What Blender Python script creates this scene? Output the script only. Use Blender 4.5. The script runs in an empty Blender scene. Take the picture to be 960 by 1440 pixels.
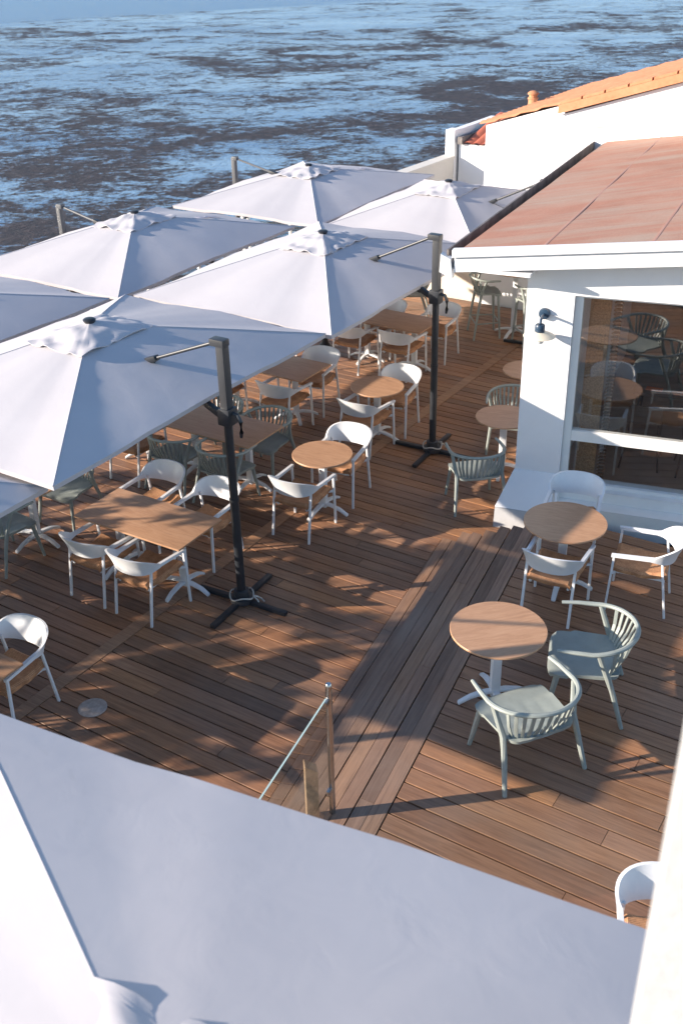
import bpy, bmesh, math, random
from math import sin, cos, pi, radians as R
from mathutils import Vector, Matrix, noise
random.seed(7)
S = bpy.context.scene
COL = S.collection
# ------------------------------------------------------------------ node helpers
def newmat(name):
    m = bpy.data.materials.new(name); m.use_nodes = True
    nt = m.node_tree; nt.nodes.clear()
    out = nt.nodes.new('ShaderNodeOutputMaterial')
    b = nt.nodes.new('ShaderNodeBsdfPrincipled')
    nt.links.new(b.outputs[0], out.inputs[0])
    return m, nt, b, out
def N(nt, t, **kw):
    n = nt.nodes.new(t)
    for k, v in kw.items():
        if hasattr(n, k): setattr(n, k, v)
        else: n.inputs[k].default_value = v
    return n
def ramp(nt, fac, stops):
    r = nt.nodes.new('ShaderNodeValToRGB'); e = r.color_ramp.elements
    while len(e) < len(stops): e.new(0.5)
    for i, (p, c) in enumerate(stops):
        e[i].position = p; e[i].color = (*c, 1) if len(c) == 3 else c
    nt.links.new(fac, r.inputs[0]); return r.outputs[0]
def mapping(nt, scale, coord='Object', loc=(0, 0, 0), rot=(0, 0, 0)):
    tc = nt.nodes.new('ShaderNodeTexCoord'); mp = nt.nodes.new('ShaderNodeMapping')
    mp.inputs['Scale'].default_value = scale; mp.inputs['Location'].default_value = loc; mp.inputs['Rotation'].default_value = rot
    nt.links.new(tc.outputs[coord], mp.inputs[0]); return mp.outputs[0]
def mixc(nt, fac, a, b, mode='MIX'):
    n = nt.nodes.new('ShaderNodeMix'); n.data_type = 'RGBA'; n.blend_type = mode
    for sock, v in ((n.inputs[0], fac), (n.inputs[6], a), (n.inputs[7], b)):
        if isinstance(v, bpy.types.NodeSocket): nt.links.new(v, sock)
        elif isinstance(v, (int, float)): sock.default_value = v
        else: sock.default_value = (*v, 1)
    return n.outputs[2]
def math_(nt, op, a, b=None):
    n = nt.nodes.new('ShaderNodeMath'); n.operation = op
    for i, v in enumerate((a, b)):
        if v is None: continue
        if isinstance(v, bpy.types.NodeSocket): nt.links.new(v, n.inputs[i])
        else: n.inputs[i].default_value = v
    return n.outputs[0]
def noise_(nt, vec, scale, detail=4, rough=.55, dist=0):
    n = N(nt, 'ShaderNodeTexNoise'); n.inputs['Scale'].default_value = scale
    n.inputs['Detail'].default_value = detail; n.inputs['Roughness'].default_value = rough; n.inputs['Distortion'].default_value = dist
    nt.links.new(vec, n.inputs['Vector']); return n.outputs[0]
def bump(nt, b, h, strength=.3, dist=.01):
    n = nt.nodes.new('ShaderNodeBump'); n.inputs['Strength'].default_value = strength; n.inputs['Distance'].default_value = dist
    nt.links.new(h, n.inputs['Height']); nt.links.new(n.outputs[0], b.inputs['Normal'])
def simple(name, col, rough=.5, metal=0, var=.12, scale=6, bmp=0, bscale=60):
    m, nt, b, o = newmat(name)
    v = mapping(nt, (1, 1, 1))
    n = noise_(nt, v, scale, 5, .6)
    dark = tuple(c * (1 - var) for c in col); lite = tuple(min(1, c * (1 + var * .6)) for c in col)
    nt.links.new(ramp(nt, n, [(.3, dark), (.7, lite)]), b.inputs['Base Color'])
    b.inputs['Roughness'].default_value = rough; b.inputs['Metallic'].default_value = metal
    if bmp: bump(nt, b, noise_(nt, v, bscale, 4), bmp, .01)
    return m
M = {}
M['white'] = simple('white_powder_coat', (.68, .69, .70), .38, var=.06, scale=9)
M['ninf'] = simple('sage_plastic', (.265, .295, .272), .5, var=.12, scale=8, bmp=.05, bscale=200)
M['black'] = simple('anthracite_metal', (.022, .025, .030), .4, var=.3, scale=8)
M['grey'] = simple('grey_metal', (.036, .038, .042), .4, metal=0, var=.15, scale=5)
M['sunlit_grey'] = simple('sunlit_grey_metal', (.085, .088, .095), .4, var=.15, scale=5)  # same metal as the grey, lightened to put sunlight in the colour
M['steel'] = simple('brushed_steel', (.55, .54, .52), .22, metal=1, var=.15, scale=12)
M['rope'] = simple('pale_rope', (.48, .45, .40), .9, var=.2, scale=30)
M['blue'] = simple('blue_enamel', (.022, .05, .09), .35, var=.1)
M['cream'] = simple('cream_enamel', (.74, .66, .52), .4, var=.06)
M['frame'] = simple('window_paint', (.78, .77, .74), .45, var=.06, scale=3)
M['lead'] = simple('gutter_lead', (.17, .15, .14), .7, var=.55, scale=5, bmp=.3)
M['cork'] = simple('cork_panel', (.50, .30, .16), .9, var=.55, scale=60, bmp=.4, bscale=90)
M['orange'] = simple('orange_paper', (.85, .16, .02), .7, var=.1)
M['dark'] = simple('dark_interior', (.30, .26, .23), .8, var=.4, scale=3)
M['darkwood'] = simple('dark_tabletop', (.20, .14, .11), .35, var=.3, scale=4)
M['leaf'] = simple('dry_leaf', (.05, .03, .02), .9)
M['strap'] = simple('strap_webbing', (.42, .40, .46), .8, var=.15, scale=40)
M['bulb'] = None
# wood of the tabletops
def wood_top():
    m, nt, b, o = newmat('oak_laminate')
    v = mapping(nt, (1.2, 9, 4)); oi = nt.nodes.new('ShaderNodeObjectInfo')
    add = nt.nodes.new('ShaderNodeVectorMath'); add.operation = 'ADD'
    sc = nt.nodes.new('ShaderNodeVectorMath'); sc.operation = 'SCALE'; sc.inputs[0].default_value = (13, 29, 7)
    nt.links.new(oi.outputs['Random'], sc.inputs['Scale']); nt.links.new(v, add.inputs[0]); nt.links.new(sc.outputs[0], add.inputs[1])
    n1 = noise_(nt, add.outputs[0], 2.2, 7, .62, 1.2); n2 = noise_(nt, add.outputs[0], 14, 5, .6)
    c = ramp(nt, n1, [(.25, (.28, .135, .068)), (.5, (.43, .235, .128)), (.75, (.52, .31, .185))])
    c = mixc(nt, .35, c, ramp(nt, n2, [(.3, (.34, .19, .11)), (.7, (.5, .31, .2))]))
    k = noise_(nt, add.outputs[0], 1.3, 3, .5, .5)
    c = mixc(nt, ramp(nt, k, [(.68, (0, 0, 0)), (.76, (.6, .6, .6))]), c, (.16, .08, .045))
    nt.links.new(c, b.inputs['Base Color']); b.inputs['Roughness'].default_value = .42
    bump(nt, b, n2, .08, .004)
    return m
M['oak'] = wood_top()
def deck_mat(name, tint, grey=.25):
    m, nt, b, o = newmat(name)
    g = nt.nodes.new('ShaderNodeNewGeometry'); rnd = g.outputs['Random Per Island']
    v = mapping(nt, (1, 1, 1))
    add = nt.nodes.new('ShaderNodeVectorMath'); add.operation = 'ADD'
    sc = nt.nodes.new('ShaderNodeVectorMath'); sc.operation = 'SCALE'; sc.inputs[0].default_value = (31, 0, 17)
    nt.links.new(rnd, sc.inputs['Scale']); nt.links.new(v, add.inputs[0]); nt.links.new(sc.outputs[0], add.inputs[1])
    mp = nt.nodes.new('ShaderNodeMapping'); mp.inputs['Scale'].default_value = (.9, 16, 1); nt.links.new(add.outputs[0], mp.inputs[0])
    n1 = noise_(nt, mp.outputs[0], 2, 8, .65, .6)
    mp2 = nt.nodes.new('ShaderNodeMapping'); mp2.inputs['Scale'].default_value = (2, 60, 1); nt.links.new(add.outputs[0], mp2.inputs[0])
    n2 = noise_(nt, mp2.outputs[0], 3, 5, .6)
    n3 = noise_(nt, v, 1.1, 5, .6, .4)
    t = tint
    c = ramp(nt, n1, [(.25, (t[0]*.58, t[1]*.52, t[2]*.5)), (.52, t), (.8, (t[0]*1.4, t[1]*1.42, t[2]*1.45))])
    c = mixc(nt, .9, c, ramp(nt, rnd, [(0, (.50, .49, .50)), (.25, (1.0, .95, .88)), (.45, (.70, .74, .78)), (.65, (1.25, 1.16, .95)), (.85, (.85, .80, .78)), (1, (1.1, 1.12, 1.15))]), 'MULTIPLY')
    c = mixc(nt, .5, c, ramp(nt, n2, [(.3, (.6, .6, .6)), (.7, (1.25, 1.25, 1.25))]), 'MULTIPLY')
    w = ramp(nt, n3, [(.42, (0, 0, 0)), (.75, (grey, grey, grey))])
    c = mixc(nt, w, c, (.27, .215, .175))
    nt.links.new(c, b.inputs['Base Color'])
    nt.links.new(ramp(nt, n1, [(.3, (.55, .55, .55)), (.7, (.36, .36, .36))]), b.inputs['Roughness'])
    bump(nt, b, n2, .25, .004)
    return m
M['deck'] = deck_mat('ipe_decking', (.295, .150, .082), .28)
M['step'] = deck_mat('weathered_step_boards', (.285, .168, .108), .42)
M['trim'] = deck_mat('trim_board', (.38, .21, .12), .2)
def canvas():
    m, nt, b, o = newmat('white_canvas')
    v = mapping(nt, (1, 1, 1))
    n = noise_(nt, v, 1.6, 5, .6, .3)
    c = ramp(nt, n, [(.25, (.468, .452, .468)), (.7, (.50, .485, .50))])
    st = noise_(nt, v, 7, 3, .5, 1)
    c = mixc(nt, ramp(nt, st, [(.69, (0, 0, 0)), (.80, (.28, .28, .28))]), c, (.41, .40, .395))
    nt.links.new(c, b.inputs['Base Color']); b.inputs['Roughness'].default_value = .85; b.inputs['Specular IOR Level'].default_value = .15
    w = noise_(nt, mapping(nt, (1, 1, 1)), 350, 2)
    bump(nt, b, noise_(nt, v, 4.5, 4, .55, .6), .10, .02)
    tr = nt.nodes.new('ShaderNodeBsdfTranslucent'); tr.inputs[0].default_value = (.86, .85, .92, 1)
    mx = nt.nodes.new('ShaderNodeMixShader'); mx.inputs[0].default_value = .02
    nt.links.new(b.outputs[0], mx.inputs[1]); nt.links.new(tr.outputs[0], mx.inputs[2]); nt.links.new(mx.outputs[0], o.inputs[0])
    return m
M['canvas'] = canvas()
def plaster(name, col, dirt=.25, bs=.3, dirtcol=(.42, .38, .34)):
    m, nt, b, o = newmat(name)
    v = mapping(nt, (1, 1, 1))
    n = noise_(nt, v, 1.2, 6, .65, .3)
    c = ramp(nt, n, [(.3, tuple(x * .93 for x in col)), (.65, col)])
    vs = mapping(nt, (3, 3, .5)); st = noise_(nt, vs, 1.6, 6, .7)
    c = mixc(nt, ramp(nt, st, [(.60, (0, 0, 0)), (.82, (dirt, dirt, dirt))]), c, dirtcol)
    nt.links.new(c, b.inputs['Base Color']); b.inputs['Roughness'].default_value = .85
    bump(nt, b, noise_(nt, v, 22, 6, .6), bs, .012)
    return m
M['plaster'] = plaster('white_render', (.78, .78, .785), .10, .07)
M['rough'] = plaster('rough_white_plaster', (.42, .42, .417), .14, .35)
M['concrete'] = plaster('pale_concrete', (.60, .57, .52), .5, .5)
M['beige'] = plaster('cream_block_wall', (.66, .58, .50), .2)
def weave():
    m, nt, b, o = newmat('woven_cord')
    tc = nt.nodes.new('ShaderNodeTexCoord'); sp = nt.nodes.new('ShaderNodeSeparateXYZ'); nt.links.new(tc.outputs['Object'], sp.inputs[0])
    ax = math_(nt, 'ABSOLUTE', sp.outputs[0]); ay = math_(nt, 'ABSOLUTE', sp.outputs[1])
    mx = math_(nt, 'MAXIMUM', ax, ay)
    sn = math_(nt, 'SINE', math_(nt, 'MULTIPLY', mx, 2 * pi / .011))
    n = noise_(nt, tc.outputs['Object'], 14, 5, .6); n2 = noise_(nt, tc.outputs['Object'], 90, 2)
    c = ramp(nt, n, [(.3, (.40, .185, .085)), (.7, (.60, .32, .16))])
    c = mixc(nt, .5, c, ramp(nt, n2, [(.3, (.6, .6, .6)), (.7, (1.3, 1.25, 1.2))]), 'MULTIPLY')
    sh = math_(nt, 'MULTIPLY', math_(nt, 'ADD', sn, 1), .5)
    c = mixc(nt, math_(nt, 'MULTIPLY', math_(nt, 'SUBTRACT', 1, sh), .45), c, (.13, .055, .025))
    nt.links.new(c, b.inputs['Base Color']); b.inputs['Roughness'].default_value = .75
    bump(nt, b, sh, .6, .004)
    return m
M['weave'] = weave()
def glassmat(name, tint=(.86, .93, .90), base=.08):
    m, nt, b, o = newmat(name); nt.nodes.remove(b)
    t = nt.nodes.new('ShaderNodeBsdfTransparent'); t.inputs[0].default_value = (*tint, 1)
    g = nt.nodes.new('ShaderNodeBsdfGlossy'); g.inputs['Roughness'].default_value = .015
    f = nt.nodes.new('ShaderNodeLayerWeight'); f.inputs[0].default_value = .5
    v = mapping(nt, (1, 1, 1))
    bp = nt.nodes.new('ShaderNodeBump'); bp.inputs['Strength'].default_value = .02; bp.inputs['Distance'].default_value = .02
    nt.links.new(noise_(nt, v, 2.0, 2), bp.inputs['Height']); nt.links.new(bp.outputs[0], g.inputs['Normal'])
    mx = nt.nodes.new('ShaderNodeMixShader')
    nt.links.new(math_(nt, 'ADD', math_(nt, 'MULTIPLY', math_(nt, 'POWER', f.outputs[1], 4.0), .8), base), mx.inputs[0])
    nt.links.new(t.outputs[0], mx.inputs[1]); nt.links.new(g.outputs[0], mx.inputs[2]); nt.links.new(mx.outputs[0], o.inputs[0])
    return m
M['glass'] = glassmat('window_glass', (.95, .95, .93), .17)
M['railglass'] = glassmat('balustrade_glass', (.95, .975, .965), .035)
M['frost'] = simple('bulb_glass', (.80, .80, .77), .15, var=.04)
def felt_roof():
    m, nt, b, o = newmat('faded_red_roof_membrane')
    v = mapping(nt, (1, 1, 1))
    n = noise_(nt, mapping(nt, (.35, 2.4, 1), rot=(0, 0, R(14))), 1.3, 7, .68, .5)      # smears running down the fall
    n2 = noise_(nt, v, 1.1, 6, .65, .4); n3 = noise_(nt, v, 40, 4, .6)
    c = ramp(nt, n2, [(.28, (.30, .135, .085)), (.55, (.355, .17, .112)), (.8, (.395, .215, .15))])
    c = mixc(nt, ramp(nt, n, [(.44, (0, 0, 0)), (.66, (.8, .8, .8))]), c, (.35, .265, .205))
    c = mixc(nt, .3, c, ramp(nt, n3, [(.3, (.7, .7, .7)), (.7, (1.2, 1.2, 1.2))]), 'MULTIPLY')
    nt.links.new(c, b.inputs['Base Color']); b.inputs['Roughness'].default_value = .8
    bump(nt, b, n3, .3, .006)
    return m
M['felt'] = felt_roof()
def tiles(name, a, bb):
    m, nt, b, o = newmat(name)
    v = mapping(nt, (1, 1, 1)); n = noise_(nt, v, 2.3, 6, .65); n2 = noise_(nt, v, 14, 5, .6)
    c = mixc(nt, .5, ramp(nt, n, [(.3, a), (.7, bb)]), ramp(nt, n2, [(.3, a), (.7, bb)]))
    nt.links.new(c, b.inputs['Base Color']); b.inputs['Roughness'].default_value = .8
    bump(nt, b, n2, .3, .01); return m
M['tile'] = tiles('terracotta_tile', (.42, .165, .075), (.56, .265, .14))
M['tile_red'] = tiles('red_tile', (.32, .07, .04), (.50, .15, .08))
def sea():
    m, nt, b, o = newmat('mudflat_and_water')
    P = mapping(nt, (1, 1, 1))
    rot = R(8)
    big = noise_(nt, mapping(nt, (.062, .070, 1), rot=(0, 0, rot)), 1.0, 4, .6, 1.0)
    mid = noise_(nt, mapping(nt, (.30, .40, 1), rot=(0, 0, rot)), 1.0, 6, .72, .8)
    fin = noise_(nt, mapping(nt, (1.4, 1.9, 1), rot=(0, 0, -rot)), 1.0, 6, .74, .4)
    spk = noise_(nt, mapping(nt, (4.2, 6.0, 1), rot=(0, 0, rot)), 1.0, 4, .7, .3)
    tone = noise_(nt, mapping(nt, (.03, .11, 1), rot=(0, 0, rot)), 1.0, 5, .6, .5)
    rip = noise_(nt, mapping(nt, (2.6, 4.0, 1), rot=(0, 0, rot)), 1.0, 4, .6, .2)
    tc = nt.nodes.new('ShaderNodeTexCoord'); sp = nt.nodes.new('ShaderNodeSeparateXYZ'); nt.links.new(tc.outputs['Object'], sp.inputs[0])
    # distance from the terrace, seen along a slightly slanted tide line
    far = math_(nt, 'ADD', sp.outputs[1], math_(nt, 'MULTIPLY', sp.outputs[0], -.50))
    far = math_(nt, 'ADD', far, math_(nt, 'MULTIPLY', math_(nt, 'SUBTRACT', mid, .5), 6))
    wet = nt.nodes.new('ShaderNodeMapRange'); wet.inputs[1].default_value = 45; wet.inputs[2].default_value = 150; wet.inputs[3].default_value = -.022; wet.inputs[4].default_value = .035
    nt.links.new(far, wet.inputs[0])
    s = math_(nt, 'MULTIPLY', big, .28); s = math_(nt, 'ADD', s, math_(nt, 'MULTIPLY', mid, .31)); s = math_(nt, 'ADD', s, math_(nt, 'MULTIPLY', fin, .26)); s = math_(nt, 'ADD', s, math_(nt, 'MULTIPLY', spk, .15))
    s = math_(nt, 'ADD', s, wet.outputs[0])
    mask = ramp(nt, s, [(.482, (0, 0, 0)), (.528, (1, 1, 1))])                    # 1 = standing water
    opn = nt.nodes.new('ShaderNodeMapRange'); opn.inputs[1].default_value = 171; opn.inputs[2].default_value = 173.5; nt.links.new(far, opn.inputs[0])
    opn = opn.outputs[0]
    mud, w = b, nt.nodes.new('ShaderNodeBsdfPrincipled')
    nt.links.new(ramp(nt, fin, [(.3, (.012, .010, .013)), (.55, (.044, .031, .031)), (.75, (.105, .070, .060))]), mud.inputs['Base Color'])
    mud.inputs['Roughness'].default_value = .62; mud.inputs['Specular IOR Level'].default_value = .35
    bump(nt, mud, math_(nt, 'ADD', fin, math_(nt, 'MULTIPLY', rip, .4)), .8, .25)
    w.inputs['Roughness'].default_value = .2; w.inputs['IOR'].default_value = 1.33; w.inputs['Specular Tint'].default_value = (.62, .83, 1, 1)
    nt.links.new(mixc(nt, opn, ramp(nt, tone, [(.32, (.045, .135, .30)), (.66, (.19, .32, .47))]), (.035, .125, .30)), w.inputs['Base Color'])
    bw = nt.nodes.new('ShaderNodeBump'); bw.inputs['Distance'].default_value = .22
    nt.links.new(math_(nt, 'ADD', math_(nt, 'MULTIPLY', opn, .45), .5), bw.inputs['Strength'])
    nt.links.new(rip, bw.inputs['Height']); nt.links.new(bw.outputs[0], w.inputs['Normal'])
    mx = nt.nodes.new('ShaderNodeMixShader')
    nt.links.new(math_(nt, 'MAXIMUM', mask, opn), mx.inputs[0]); nt.links.new(mud.outputs[0], mx.inputs[1]); nt.links.new(w.outputs[0], mx.inputs[2])
    nt.links.new(mx.outputs[0], o.inputs[0]); return m
M['sea'] = sea()
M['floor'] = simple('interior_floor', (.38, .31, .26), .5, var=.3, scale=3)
M['pole_wood'] = simple('weathered_post', (.26, .17, .10), .8, var=.5, scale=14, bmp=.3)
M['pale'] = simple('pale_timber', (.62, .52, .42), .7, var=.2, scale=8)
M['gap_black'] = simple('black_gap_fill', (.015, .015, .017), .7)
# ------------------------------------------------------------------ mesh helpers
def link(name, bm, mat, parent=None, smooth=True, angle=40):
    me = bpy.data.meshes.new(name); bmesh.ops.recalc_face_normals(bm, faces=bm.faces)
    bm.to_mesh(me); bm.free(); me.materials.append(mat)
    if smooth:
        for p in me.polygons: p.use_smooth = True
        me.set_sharp_from_angle(angle=R(angle))
    o = bpy.data.objects.new(name, me); COL.objects.link(o)
    if parent: o.parent = parent
    return o
def box(bm, c, s, rz=0, bev=.004, rot=None):
    m = Matrix.Translation(c) @ (rot if rot is not None else Matrix.Rotation(rz, 4, 'Z')) @ Matrix.Diagonal((*s, 1))
    r = bmesh.ops.create_cube(bm, size=1, matrix=m)
    if bev:
        es = {e for v in r['verts'] for e in v.link_edges}
        bmesh.ops.bevel(bm, geom=list(es), offset=min(bev, min(s) * .45), segments=2, affect='EDGES', profile=.7)
def bar(bm, a, b, w, h, bev=.003):
    a, b = Vector(a), Vector(b); d = b - a
    q = d.to_track_quat('X', 'Z').to_matrix().to_4x4()
    box(bm, (a + b) / 2, (d.length, w, h), bev=bev, rot=q)
def tube(bm, pts, r, n=8, cap=True):
    pts = [Vector(p) for p in pts]; rs = r if isinstance(r, (list, tuple)) else [r] * len(pts)
    rings = []; up = Vector((0, 0, 1))
    for i, p in enumerate(pts):
        d = (pts[min(i + 1, len(pts) - 1)] - pts[max(i - 1, 0)]).normalized()
        a = d.cross(up)
        if a.length < 1e-3: a = d.cross(Vector((0, 1, 0)))
        a.normalize(); b = d.cross(a)
        rings.append([bm.verts.new(p + (a * cos(2 * pi * k / n) + b * sin(2 * pi * k / n)) * rs[i]) for k in range(n)])
    for A, B in zip(rings, rings[1:]):
        for k in range(n): bm.faces.new((A[k], A[(k + 1) % n], B[(k + 1) % n], B[k]))
    if cap: bm.faces.new(rings[0]); bm.faces.new(rings[-1][::-1])
def lathe(bm, prof, n=32, c=(0, 0, 0)):
    rings = []
    for r, z in prof:
        rings.append([bm.verts.new((c[0] + r * cos(2 * pi * k / n), c[1] + r * sin(2 * pi * k / n), c[2] + z)) for k in range(n)])
    for A, B in zip(rings, rings[1:]):
        for k in range(n): bm.faces.new((A[k], A[(k + 1) % n], B[(k + 1) % n], B[k]))
    bm.faces.new(rings[0][::-1]); bm.faces.new(rings[-1])
def prism(bm, poly, z0, z1):
    lo = [bm.verts.new((x, y, z0)) for x, y in poly]; hi = [bm.verts.new((x, y, z1)) for x, y in poly]
    n = len(poly)
    bm.faces.new(lo[::-1]); bm.faces.new(hi)
    for i in range(n): bm.faces.new((lo[i], lo[(i + 1) % n], hi[(i + 1) % n], hi[i]))
def hexa(bm, p):          # 8 corners: bottom four, top four
    v = [bm.verts.new(q) for q in p]
    for f in ((3, 2, 1, 0), (4, 5, 6, 7), (0, 1, 5, 4), (1, 2, 6, 5), (2, 3, 7, 6), (3, 0, 4, 7)): bm.faces.new([v[i] for i in f])
def tag(o, label=None, cat=None, group=None, kind=None):
    if label: o['label'] = label
    if cat: o['category'] = cat
    if group: o['group'] = group
    if kind: o['kind'] = kind
    return o
def thing(name, label, cat, loc=(0, 0, 0), rz=0, group=None):
    o = bpy.data.objects.new(name, None); COL.objects.link(o); o.empty_display_size = .2
    o.location = loc; o.rotation_euler = (0, 0, rz)
    return tag(o, label, cat, group)
def dup(root, loc, rz, label, group=None):
    r = root.copy(); COL.objects.link(r); r.location = loc; r.rotation_euler = (0, 0, rz); r['label'] = label
    if group: r['group'] = group
    for ch in list(root.children):
        c = ch.copy(); COL.objects.link(c); c.parent = r
        for g in list(ch.children):
            d = g.copy(); COL.objects.link(d); d.parent = c
    return r
BM = bmesh.new
# deck frame: u along the boards, v across them
AX = R(-33); U2 = Vector((cos(AX), sin(AX))); V2 = Vector((-sin(AX), cos(AX)))
def W(x, y): return (x * U2.x + y * V2.x, x * U2.y + y * V2.y)
def Lc(x, y): return (x * U2.x + y * U2.y, x * V2.x + y * V2.y)
H = .164
# ------------------------------------------------------------------ decks
SN = Vector((sin(R(66.2)), -cos(R(66.2))))        # normal of the step lines (world)
SNl = Vector(Lc(SN.x, SN.y))
def xline(c, y): return (c - SNl.y * y) / SNl.x    # local x on the line n.p = c at local y
def boards(name, mat, rows, pitch, z, ext, gap=.014, th=.028):
    """rows: index range; ext(y) -> list of (x0 fn, x1 fn) spans"""
    bm = BM(); rnd = random.Random(len(name) * 31)
    for k in range(*rows):
        y0, y1 = k * pitch + gap / 2, (k + 1) * pitch - gap / 2
        for fa, fb in ext((y0 + y1) / 2):
            a0, a1, b0, b1 = fa(y0), fa(y1), fb(y0), fb(y1)
            if min(b0, b1) - max(a0, a1) < .05: continue
            cuts = []; x = max(a0, a1) + rnd.uniform(.6, 3.6)
            while x < min(b0, b1) - .5: cuts.append(x); x += rnd.uniform(2.2, 4.0)
            L0, L1 = a0, a1
            for cx in cuts + [None]:
                R0, R1 = (cx - .002, cx - .002) if cx else (b0, b1)
                dz = rnd.uniform(-.0012, .0012)
                q = [(L0, y0), (R0, y0), (R1, y1), (L1, y1)]; c = .0015
                lo = [bm.verts.new((px, py, z - th)) for px, py in q]; mid = [bm.verts.new((px, py, z + dz - c)) for px, py in q]
                hi = [bm.verts.new((px + sx * c, py + sy * c, z + dz)) for (px, py), (sx, sy) in zip(q, ((1, 1), (-1, 1), (-1, -1), (1, -1)))]
                bm.faces.new(lo[::-1]); bm.faces.new(hi)
                for A, B in ((lo, mid), (mid, hi)):
                    for i in range(4): bm.faces.new((A[i], A[(i + 1) % 4], B[(i + 1) % 4], B[i]))
                if cx: L0 = L1 = cx + .002
    o = link(name, bm, mat, smooth=False); o.rotation_euler = (0, 0, AX); return tag(o, kind='structure')
YEND = 9.12
TX0, TX1 = -6.487, -6.345
K = lambda c: (lambda y: c)
def lower_ext(y):
    left = (K(-13.35), K(TX0 - .005))
    if y < YEND: return [left, (K(TX1 + .005), lambda yy: xline(-3.075, yy))]
    return [left, (K(TX1 + .005), K(-2.9 if y < 9.6 else (-3.3 - (y - 9.6) * .14)))]
boards('lower_deck', M['deck'], (4, 107), .157, 0, lower_ext)
boards('upper_deck', M['deck'], (4, 57), .175, H, lambda y: [(lambda yy: xline(-2.085, yy), K(4.2))])
def strip(name, mat, parts, z):
    bm = BM()
    for poly in parts: prism(bm, poly, z - .03, z)
    o = link(name, bm, mat, smooth=False); o.rotation_euler = (0, 0, AX); return tag(o, kind='structure')
strip('deck_trim', M['trim'], [[(TX0, a), (TX1, a), (TX1, b - .004), (TX0, b - .004)] for a, b in ((.6, 4.3), (4.3, 7.4), (7.4, 10.9), (10.9, 13.6), (13.6, 16.8))], .004)
# step boards: one on the lower level, six narrow ones on the upper level; local x runs along the boards
def stepboard(c0, c1, y0, y1, z, cuts):
    ps = []; ys = [y0] + cuts + [y1]
    for a, b in zip(ys, ys[1:]):
        ps.append([(xline(c0, a), a), (xline(c1, a), a), (xline(c1, b - .004), b - .004), (xline(c0, b - .004), b - .004)])
    return ps
SROT = R(66.2 - 90)
def steps(name, parts, z, th=.03):
    bm = BM()
    for poly in parts:
        w = [W(*p) for p in poly]
        w = [(x * cos(-R(66.2)) - y * sin(-R(66.2)), x * sin(-R(66.2)) + y * cos(-R(66.2))) for x, y in w]
        prism(bm, w, z - th, z)
    o = link(name, bm, M['step'], smooth=False); o.rotation_euler = (0, 0, R(66.2)); return tag(o, kind='structure')
steps('lower_step_board', stepboard(-3.068, -2.96, 1, 9.15, .004, [4.4, 7.3]) + stepboard(-2.953, -2.845, 1, 9.15, .004, [5.2]), .004)
tops = []
for c0, c1, ye, cuts in ((-2.825, -2.722, 9.13, [3.9, 7.9]), (-2.719, -2.606, 9.18, [5.9]), (-2.594, -2.475, 9.30, [4.6, 8.2]), (-2.471, -2.352, 9.46, [6.8]), (-2.340, -2.222, 9.54, [5.1]), (-2.219, -2.095, 9.60, [3.7, 7.5])):
    tops += stepboard(c0, c1, 1, ye, H, cuts)
steps('upper_step_boards', tops, H + .003)
bm = BM(); prism(bm, [(xline(-2.81, .6), .6), (xline(-2.79, .6), .6), (xline(-2.79, 9.1), 9.1), (xline(-2.81, 9.1), 9.1)], 0, H - .028)
o = link('step_riser', bm, M['step'], smooth=False); o.rotation_euler = (0, 0, AX); tag(o, kind='structure')
bm = BM(); prism(bm, [(-13.4, .5), (5, .5), (5, 16.9), (-13.4, 16.9)], -5.4, -.035)
o = link('terrace_base', bm, M['gap_black'], smooth=False); o.rotation_euler = (0, 0, AX); tag(o, kind='structure')  # black under the boards puts the shade of the gaps in the colour
bm = BM(); prism(bm, [(-2.6, -4), (4, -4), (4, 3.1), (-2.6, 3.1)], -.03, .9)
tag(link('raised_terrace', bm, M['concrete'], smooth=False), kind='structure')
# sea bed and water, one sheet to the horizon
bm = BM(); g = 4000
bmesh.ops.create_grid(bm, x_segments=8, y_segments=8, size=g)
o = link('sea', bm, M['sea'], smooth=False); o.location = (0, 0, -5); tag(o, kind='structure')
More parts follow.
